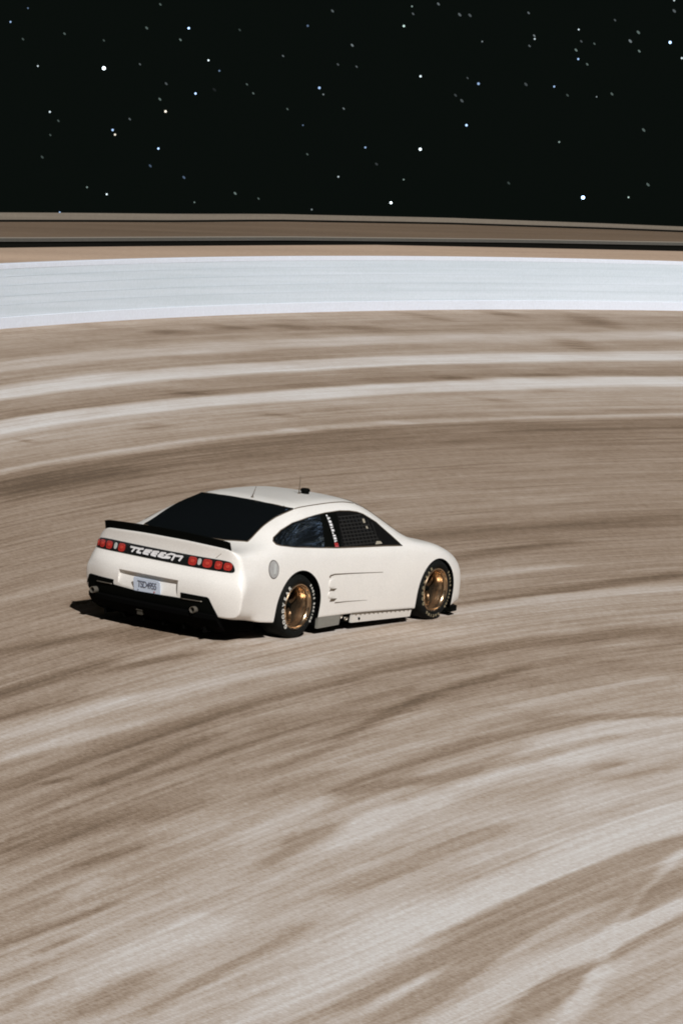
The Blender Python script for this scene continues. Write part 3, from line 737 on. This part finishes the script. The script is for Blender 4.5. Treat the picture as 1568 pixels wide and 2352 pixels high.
bp = N(GM, 'ShaderNodeBump', Strength=.25, Distance=.02); L(GM, gr2, 'Fac', bp, 'Height'); L(GM, bp, 'Normal', b, 'Normal')
track = put('race_track', tm, GM); tag(track, kind='structure')

# the land round about, down to the horizon
DIRT = principled('desert_ground', (.3,.24,.18), .95, spec=.1)
speckle(DIRT, (.30,.225,.165), .25, 2.0, 0, .25)
n = 64
R_ = [0, 60, 120, 250, 600, 2000, 9000]
vs, fs = [(0,0,-3.2)], []
for r in R_[1:]:
    for k in range(n): vs.append((r*math.cos(2*math.pi*k/n), r*math.sin(2*math.pi*k/n), -3.2))
for k in range(n): fs.append((0, 1+k, 1+(k+1)%n))
for i in range(len(R_)-2):
    for k in range(n): a0, a1 = 1+i*n+k, 1+i*n+(k+1)%n; fs.append((a0, a0+n, a1+n, a1))
gd = put('ground', mesh_from('ground', vs, fs), DIRT); tag(gd, kind='structure')

# ------------------------------------------------------------------ beyond the outer edge
E_ = np.array([[27.17,25.79],[34.97,26.97],[44.44,28.46],[53.8,29.04],[62.24,28.18]])
co = np.polyfit(E_[:,0], E_[:,1], 2)
wx = np.concatenate([np.linspace(-20, 20, 30)[:-1], np.linspace(20, 75, 80), np.linspace(75, 190, 60)[1:]])
wy = np.polyval(co, np.clip(wx, 5, 85)); dsl = 2*co[0]*np.clip(wx, 5, 85)+co[1]; wy = wy + dsl*(wx-np.clip(wx, 5, 85))
zedge = math.tan(BANK)*wy
nx_, ny_ = -dsl/np.hypot(1, dsl), 1/np.hypot(1, dsl)
def ribbon(name, prof_fn, mat, close=True):
    """sweep a cross-section (distance outwards from the wall foot, height above world zero) along the wall line"""
    P = [prof_fn(i) for i in range(len(wx))]; m = len(P[0]); vs = []
    for i in range(len(wx)):
        for d, z in P[i]: vs.append((wx[i]+nx_[i]*d, wy[i]+ny_[i]*d, z))
    fs = []
    for i in range(len(wx)-1):
        for k in range(m if close else m-1):
            j = (k+1) % m; fs.append((i*m+k, i*m+j, (i+1)*m+j, (i+1)*m+k))
    if close: fs += [tuple(range(m)), tuple((len(wx)-1)*m+k for k in range(m))[::-1]]
    me = fixn(mesh_from(name, vs, fs)); sharp(me, 25); return me
def lin(i, xa, va, xb, vb):
    return float(np.interp(wx[i], xa if isinstance(xa, list) else [xa, xb], va if isinstance(va, list) else [va, vb]))
def hz(xl, zl): return lambda i: float(np.interp(wx[i], xl, zl))
XK = [0, 25, 45, 65, 95]
hW = lambda i: float(np.interp(wx[i], [27, 45, 62], [1.36, 1.40, 1.45]))
# white wall: body, with a proud cap strip and a proud foot
WALLM = bpy.data.materials.new('painted_concrete'); WALLM.use_nodes = True
b = WALLM.node_tree.nodes['Principled BSDF']; b.inputs['Roughness'].default_value = .6
tc = N(WALLM, 'ShaderNodeTexCoord'); mp = N(WALLM, 'ShaderNodeMapping'); mp.inputs['Scale'].default_value = (.12, .12, 9.0); L(WALLM, tc, 'Object', mp, 'Vector')
n1 = N(WALLM, 'ShaderNodeTexNoise', Scale=1.0, Detail=4.0); L(WALLM, mp, 'Vector', n1, 'Vector')
n2 = N(WALLM, 'ShaderNodeTexNoise', Scale=14.0, Detail=3.0, Roughness=.8); L(WALLM, tc, 'Object', n2, 'Vector')
mixv = mathn(WALLM, 'ADD', mathn(WALLM, 'MULTIPLY', n1.outputs['Fac'], .8), mathn(WALLM, 'MULTIPLY_ADD', n2.outputs['Fac'], .7, -.25))
crw = N(WALLM, 'ShaderNodeValToRGB'); WALLM.node_tree.links.new(mixv, crw.inputs['Fac'])
e = crw.color_ramp.elements; e[0].position = .25; e[0].color = (.58,.67,.745,1); e[1].position = .75; e[1].color = (.72,.80,.90,1)
L(WALLM, crw, 'Color', b, 'Base Color')
WALLL = speckle(principled('wall_white', (.8,.8,.8), .6), (.74,.80,.91), .10, 14)
def pw(i):
    z0 = zedge[i]; h = hW(i); return [(.0,z0-.5),(.0,z0+h*.13),(0,z0+h-.11),(.24,z0+h-.11),(.24,z0-.5)]
w = bpy.data.objects.new('barrier_wall', None); COL.objects.link(w); w.location = (0,0,0)
tag(w, 'long pale blue-white concrete barrier wall along the outer edge of the dusty track', 'wall')
put('wall_face', ribbon('wall_face', pw, WALLM), WALLM, w)
put('wall_cap', ribbon('wall_cap', lambda i: [(-.004,zedge[i]+hW(i)-.109),(-.004,zedge[i]+hW(i)-.01),(.006,zedge[i]+hW(i)),(.26,zedge[i]+hW(i)),(.26,zedge[i]+hW(i)-.109)], WALLL), WALLL, w)
put('wall_foot', ribbon('wall_foot', lambda i: [(-.012,zedge[i]-.3),(-.012,zedge[i]+hW(i)*.17),(-.003,zedge[i]+hW(i)*.175),(-.003,zedge[i]-.3)], WALLL), WALLL, w)
DG = principled('joint_grey', (.56,.64,.71), .7)
for j, q in enumerate((.36, .50, .66, .80)):
    put('board_joint', ribbon('board_joint', lambda i: [(-.004,zedge[i]+hW(i)*q),(-.004,zedge[i]+hW(i)*q+.006),(.01,zedge[i]+hW(i)*q+.006),(.01,zedge[i]+hW(i)*q)], DG), DG, w)
# bank of tan earth behind the wall, ditch, brown embankment further out
zc = hz([30,50,60,70,80,90,100], [3.2,3.39,3.64,3.88,3.93,3.97,4.01])
def bank_mat(name, c, amt=.2):
    m = principled(name, c, .95, spec=.1); nt = m.node_tree; b = nt.nodes['Principled BSDF']
    tc = N(m, 'ShaderNodeTexCoord'); mp = N(m, 'ShaderNodeMapping'); mp.inputs['Scale'].default_value = (.05, .05, 7.0); L(m, tc, 'Object', mp, 'Vector')
    a_ = N(m, 'ShaderNodeTexNoise', Scale=1.0, Detail=4.0); L(m, mp, 'Vector', a_, 'Vector')
    g_ = N(m, 'ShaderNodeTexNoise', Scale=6.0, Detail=4.0, Roughness=.8); L(m, tc, 'Object', g_, 'Vector')
    f = mathn(m, 'MULTIPLY_ADD', mathn(m, 'ADD', a_.outputs['Fac'], g_.outputs['Fac']), amt*2, 1-amt*2)
    mx = N(m, 'ShaderNodeVectorMath', _operation='SCALE'); mx.inputs[0].default_value = c
    nt.links.new(f, mx.inputs['Scale']); L(m, mx, 'Vector', b, 'Base Color'); return m
TAN = bank_mat('tan_earth', (.43,.32,.24), .3); BRN = bank_mat('brown_earth', (.155,.112,.078), .4)
o = put('earth_bank', ribbon('earth_bank', lambda i: [(.24,zedge[i]-.2),(.24,zedge[i]+.5),(8,zedge[i]*.4+zc(i)*.6-.3),(16,zc(i)-.12),(18,zc(i)-.02),(19,zc(i)),(20,zc(i)-.1),(22,2.2),(22,-1)], TAN), TAN); tag(o, kind='structure')
zf = hz([30,50,60,70,80,90,100], [3.5,3.62,3.82,4.07,4.22,4.31,4.40])
SCR = principled('black_screen', (.006,.006,.005), .9, spec=.05); RAIL = speckle(principled('grey_rail', (.2,.2,.18), .7), (.085,.08,.07), .2, 10); RAILL = principled('pale_rail', (.24,.215,.18), .7)
w = bpy.data.objects.new('screen_fence', None); COL.objects.link(w)
tag(w, 'low black screen fence with a dull grey rail running behind the tan earth bank', 'fence')
put('screen', ribbon('screen', lambda i: [(23,1.5),(23,zf(i)-.13),(23.1,zf(i)-.13),(23.1,1.5)], SCR), SCR, w)
put('rail', ribbon('rail', lambda i: [(22.95,zf(i)-.128),(22.95,zf(i)-.02),(23.15,zf(i)-.02),(23.15,zf(i)-.128)], RAIL), RAIL, w)
put('top_rail', ribbon('top_rail', lambda i: [(22.97,zf(i)-.018),(22.97,zf(i)+.012),(23.12,zf(i)+.012),(23.12,zf(i)-.018)], RAILL), RAILL, w)
zb = hz([50,70,80,90,100,110,120,130], [3.7,4.04,4.40,4.73,4.85,4.85,4.80,4.76])
o = put('embankment', ribbon('embankment', lambda i: [(24,-1),(24,2.6),(30,zf(i)-.6),(46,zf(i)+.1),(52,zb(i)-.1),(54,zb(i)),(70,zb(i)-.6),(120,-3.3)], BRN), BRN); tag(o, kind='structure')
hP = hz([70,80,90,100,110,120,130], [.28,.29,.23,.20,.18,.17,.15])
w = bpy.data.objects.new('parapet_wall', None); COL.objects.link(w)
tag(w, 'thin grey-brown concrete parapet wall topping the brown embankment under the black sky', 'wall')
CONC = bank_mat('parapet_concrete', (.185,.160,.130), .2)
put('wall_body', ribbon('wall_body', lambda i: [(53.0,zb(i)-.3),(53.0,zb(i)+hP(i)+.06),(53.3,zb(i)+hP(i)+.06),(53.3,zb(i)-.3)], CONC), CONC, w)
put('dark_base_strip', ribbon('dark_base_strip', lambda i: [(52.95,zb(i)-.3),(52.95,zb(i)+.045),(52.997,zb(i)+.045),(52.997,zb(i)-.3)], SCR), SCR, w)  # thin black strip along the base of the parapet

# ------------------------------------------------------------------ sky: stars on the far dome
STARS = [(0.64477,0.04295,8.0,3.2,'w',1.0,-0.8),(0.62219,0.05438,5.3,1.6,'b',1.0,-0.8),(0.61665,0.04595,4.2,1.04,'w',1.0,-0.8),(0.61363,0.04323,4.4,0.21,'b',1.0,-0.8),(0.6199,0.03693,4.9,1.44,'b',1.0,-0.8),(0.62786,0.03187,5.7,0.96,'y',1.0,-0.8),(0.64201,0.02644,5.3,0.8,'b',1.0,-0.8),(0.64133,0.02522,4.9,0.72,'y',1.0,-0.8),(0.62955,0.02182,4.9,1.2,'b',1.0,-0.8),(0.63162,0.0171,4.4,0.1,'b',1.9,-0.8),(0.65902,0.03078,4.6,0.64,'w',1.0,-0.8),(0.66253,0.04296,3.8,0.56,'w',1.0,-0.8),(0.67013,0.0545,4.2,0.56,'b',1.0,-0.8),(0.66553,0.05833,3.7,0.19,'b',1.0,-0.8),(0.64318,0.00909,4.2,0.96,'w',1.0,-0.8),(0.64853,0.01082,4.4,0.17,'g',1.0,-0.8),(0.62244,0.01425,4.4,0.13,'b',1.9,-0.8),(0.65574,0.00383,4.2,0.56,'b',1.0,-0.8),(0.5865,0.03946,6.1,0.64,'b',1.0,-0.8),(0.58538,0.03773,4.1,0.15,'w',1.0,-0.8),(0.59011,0.05601,5.2,0.15,'b',1.0,-0.8),(0.59065,0.02928,3.7,0.17,'b',1.0,-0.8),(0.58763,0.0066,4.1,0.17,'w',1.0,-0.8),(0.58066,0.01567,3.8,0.48,'w',1.0,-0.8),(0.61943,0.00762,3.7,0.15,'g',1.0,-0.8),(0.60848,0.01036,4.4,0.13,'g',1.9,-0.8),(0.6335,0.05408,4.4,0.08,'g',1.9,-0.8),(0.62435,0.05121,3.7,0.13,'g',1.9,-0.8),(0.63001,0.0605,3.7,0.08,'g',1.9,-0.8),(0.65557,0.05184,3.7,0.08,'g',1.9,-0.8),(0.66669,0.05001,3.7,0.06,'g',1.9,-0.8),(0.62788,0.03933,4.4,0.06,'w',1.9,-0.8),(0.62948,0.03511,4.4,0.1,'g',1.9,-0.8),(0.63748,0.02952,3.7,0.08,'w',1.9,-0.8),(0.59655,0.04773,3.3,0.1,'w',1.9,-0.8),(0.60431,0.03746,3.3,0.1,'g',1.9,-0.8),(0.59497,0.03351,3.3,0.08,'g',1.9,-0.8),(0.60609,0.03982,3.3,0.08,'g',1.9,-0.8),(0.58924,0.02149,3.3,0.08,'g',1.9,-0.8),(0.60211,0.00913,3.3,0.08,'g',1.9,-0.8),(0.6608,0.01857,4.4,0.05,'g',1.9,-0.8),(0.65667,0.02845,3.7,0.06,'g',1.9,-0.8),(0.65876,0.02457,3.3,0.06,'g',1.9,-0.8),(0.63508,0.04432,3.3,0.08,'w',1.9,-0.8),(0.64495,0.05038,3.3,0.06,'g',1.9,-0.8),(0.58355,0.06017,4.4,0.08,'w',1.9,-0.8),(0.60843,0.05434,3.7,0.04,'g',1.9,-0.8),(0.58166,0.04589,3.7,0.06,'w',1.9,-0.8),(0.56215,0.06202,4.1,0.21,'g',1.0,-0.8),(0.56418,0.0567,5.3,0.64,'g',1.0,-0.8),(0.55927,0.04336,5.3,0.8,'w',1.0,-0.8),(0.54356,0.04181,6.1,0.48,'b',1.0,-0.8),(0.54645,0.03056,5.3,1.28,'b',1.0,-0.8),(0.55873,0.02374,6.8,1.44,'w',1.0,-0.8),(0.5736,0.02378,4.6,0.48,'b',1.0,-0.8),(0.56622,0.00906,5.7,2.4,'w',1.0,-0.8),(0.51433,0.01197,8.4,3.2,'b',1.0,-0.8),(0.49237,0.05422,6.5,2.0,'b',1.0,-0.8),(0.51704,0.05704,3.8,0.64,'w',1.0,-0.8),(0.51689,0.04915,4.6,0.72,'b',1.0,-0.8),(0.52312,0.0416,4.6,0.56,'b',1.0,-0.8),(0.52879,0.05422,4.2,0.48,'w',1.0,-0.8),(0.52894,0.05509,3.7,0.13,'w',1.9,-0.8),(0.51756,0.05153,4.4,0.13,'g',1.9,-0.8),(0.52127,0.02674,4.4,0.21,'g',1.0,-0.8),(0.5116,0.03916,3.3,0.21,'w',1.0,-0.8),(0.50207,0.01238,3.8,0.48,'g',1.0,-0.8),(0.56297,0.01541,3.7,0.21,'g',1.0,-0.8),(0.48906,0.0501,4.6,0.64,'w',1.0,-0.8),(0.54292,0.05314,3.7,0.17,'w',1.0,-0.8),(0.50307,0.0543,5.2,0.13,'w',1.9,-0.8),(0.50098,0.05669,5.2,0.1,'g',1.9,-0.8),(0.50056,0.05168,4.1,0.13,'g',1.9,-0.8),(0.54922,0.06016,5.2,0.08,'w',1.9,-0.8),(0.54645,0.06006,5.2,0.06,'w',1.9,-0.8),(0.57796,0.05115,4.4,0.13,'w',1.9,-0.8),(0.55504,0.06286,4.4,0.1,'w',1.9,-0.8),(0.53067,0.06112,3.7,0.1,'w',1.9,-0.8),(0.5479,0.03711,5.2,0.06,'w',1.9,-0.8),(0.53075,0.04198,5.2,0.05,'w',1.9,-0.8),(0.50751,0.04003,4.4,0.08,'g',1.9,-0.8),(0.49864,0.03059,5.2,0.08,'g',1.9,-0.8),(0.49695,0.01594,5.2,0.08,'g',1.9,-0.8),(0.51443,0.04781,3.7,0.1,'g',1.9,-0.8),(0.53014,0.05231,3.7,0.08,'w',1.9,-0.8),(0.5618,0.06004,3.7,0.08,'w',1.9,-0.8),(0.57976,0.03408,3.3,0.13,'w',1.9,-0.8),(0.57661,0.04545,3.3,0.08,'w',1.9,-0.8),(0.54966,0.03853,4.4,0.04,'w',1.9,-0.8),(0.53454,0.01529,4.4,0.04,'g',1.9,-0.8),(0.50737,0.05979,3.7,0.06,'w',1.9,-0.8),(0.49156,0.06263,5.2,0.08,'w',1.9,-0.8),(0.51945,0.03936,4.1,0.05,'g',1.9,-0.8),(0.51268,0.05335,3.3,0.08,'g',1.9,-0.8),(0.51623,0.0539,3.7,0.06,'w',1.9,-0.8),(0.54656,0.04325,3.3,0.05,'w',1.9,-0.8)]

rnd = random.Random(11)
SR = 6000.0
SV, SF, SCOL = [], [], []
def star(d, px, lum, tint, stretch=1.0, ang=0.0):
    """one star: a small eight-sided gem"""
    d = d.normalized(); c = d*SR; r = px/8500*SR/2
    t = d.cross(Vector((0,0,1))).normalized(); u = t.cross(d)
    ca, sa = math.cos(ang), math.sin(ang); a1 = (t*ca+u*sa)*r*stretch; a2 = (-t*sa+u*ca)*r
    n0 = len(SV); m = 8
    for k in range(m): SV.append(c + a1*math.cos(2*math.pi*k/m) + a2*math.sin(2*math.pi*k/m))
    SV.append(c-d*r); SV.append(c+d*r)
    for k in range(m): SF.append((n0+k, n0+(k+1)%m, n0+m)); SF.append((n0+(k+1)%m, n0+k, n0+m+1))
    SCOL.extend([(tint[0]*lum, tint[1]*lum, tint[2]*lum, 1)]*(m+2))
TINT = {'w': (.82,.96,1), 'b': (.45,.66,1), 'y': (1,.93,.78), 'g': (.75,1,.92)}
for az, el_, px, lum, tn, st_, an in STARS:
    d = Vector((math.cos(el_)*math.cos(az), math.cos(el_)*math.sin(az), math.sin(el_)))
    star(d, px, lum, TINT[tn], st_, an)
for k in range(1500):
    z = rnd.uniform(.0, 1); a = rnd.uniform(0, 2*math.pi); r = math.sqrt(1-z*z)
    m = rnd.random()
    if m < .96: px, lum = rnd.uniform(3, 5.5), rnd.uniform(.008, .035)
    elif m < .99: px, lum = rnd.uniform(3.5, 5.5), rnd.uniform(.05, .12)
    else: px, lum = rnd.uniform(5, 7.5), rnd.uniform(.5, 1.0)
    star(Vector((r*math.cos(a), r*math.sin(a), z)), px, lum, TINT[rnd.choice('wwbbyg')], rnd.uniform(1, 2.1), -.7)
# the same scatter of stars as in the photograph, all along this side of the sky
az0, az1 = min(q[0] for q in STARS), max(q[0] for q in STARS); el1 = max(q[1] for q in STARS)
for k in range(9000):
    az = rnd.uniform(-.6, 1.7); el_ = rnd.uniform(-.01, .62)
    if az0-.002 < az < az1+.002 and el_ < el1+.002: continue
    m = rnd.random()
    px, lum = (rnd.uniform(3.2, 4.5), rnd.uniform(.04, .16)) if m < .62 else ((rnd.uniform(3.8, 5), rnd.uniform(.2, .9)) if m < .95 else (rnd.uniform(5, 8), rnd.uniform(1.2, 3)))
    star(Vector((math.cos(el_)*math.cos(az), math.cos(el_)*math.sin(az), math.sin(el_))), px, lum, TINT[rnd.choice('wwbbyg')], 1.9 if lum < .2 else 1, -.8)
# added out-of-view drift of oversized bright stars, to reflect in the quarter glass
for k in range(3200):
    az = rnd.gauss(-.45, .30); el_ = abs(rnd.gauss(.42, .20)); 
    if 0.40 < az < .75 and el_ < .16: continue
    d = Vector((math.cos(el_)*math.cos(az), math.cos(el_)*math.sin(az), math.sin(el_)))
    star(d, rnd.choice((16,22,30,44)), rnd.uniform(.1,3.2)**1.5, TINT[rnd.choice('wbb')])
STM = bpy.data.materials.new('starlight'); STM.use_nodes = True; nt = STM.node_tree; nt.nodes.remove(nt.nodes['Principled BSDF'])
em = nt.nodes.new('ShaderNodeEmission'); ac = nt.nodes.new('ShaderNodeAttribute'); ac.attribute_name = 'tint'
nt.links.new(ac.outputs['Color'], em.inputs['Color']); em.inputs['Strength'].default_value = 1.5
nt.links.new(em.outputs[0], nt.nodes['Material Output'].inputs['Surface'])
try: STM.cycles.emission_sampling = 'NONE'
except Exception: pass
skm = mesh_from('sky', SV, SF)
ca_ = skm.attributes.new('tint', 'FLOAT_COLOR', 'POINT'); ca_.data.foreach_set('color', np.array(SCOL, dtype=np.float32).ravel())
sk = put('sky', skm, STM); tag(sk, kind='structure')
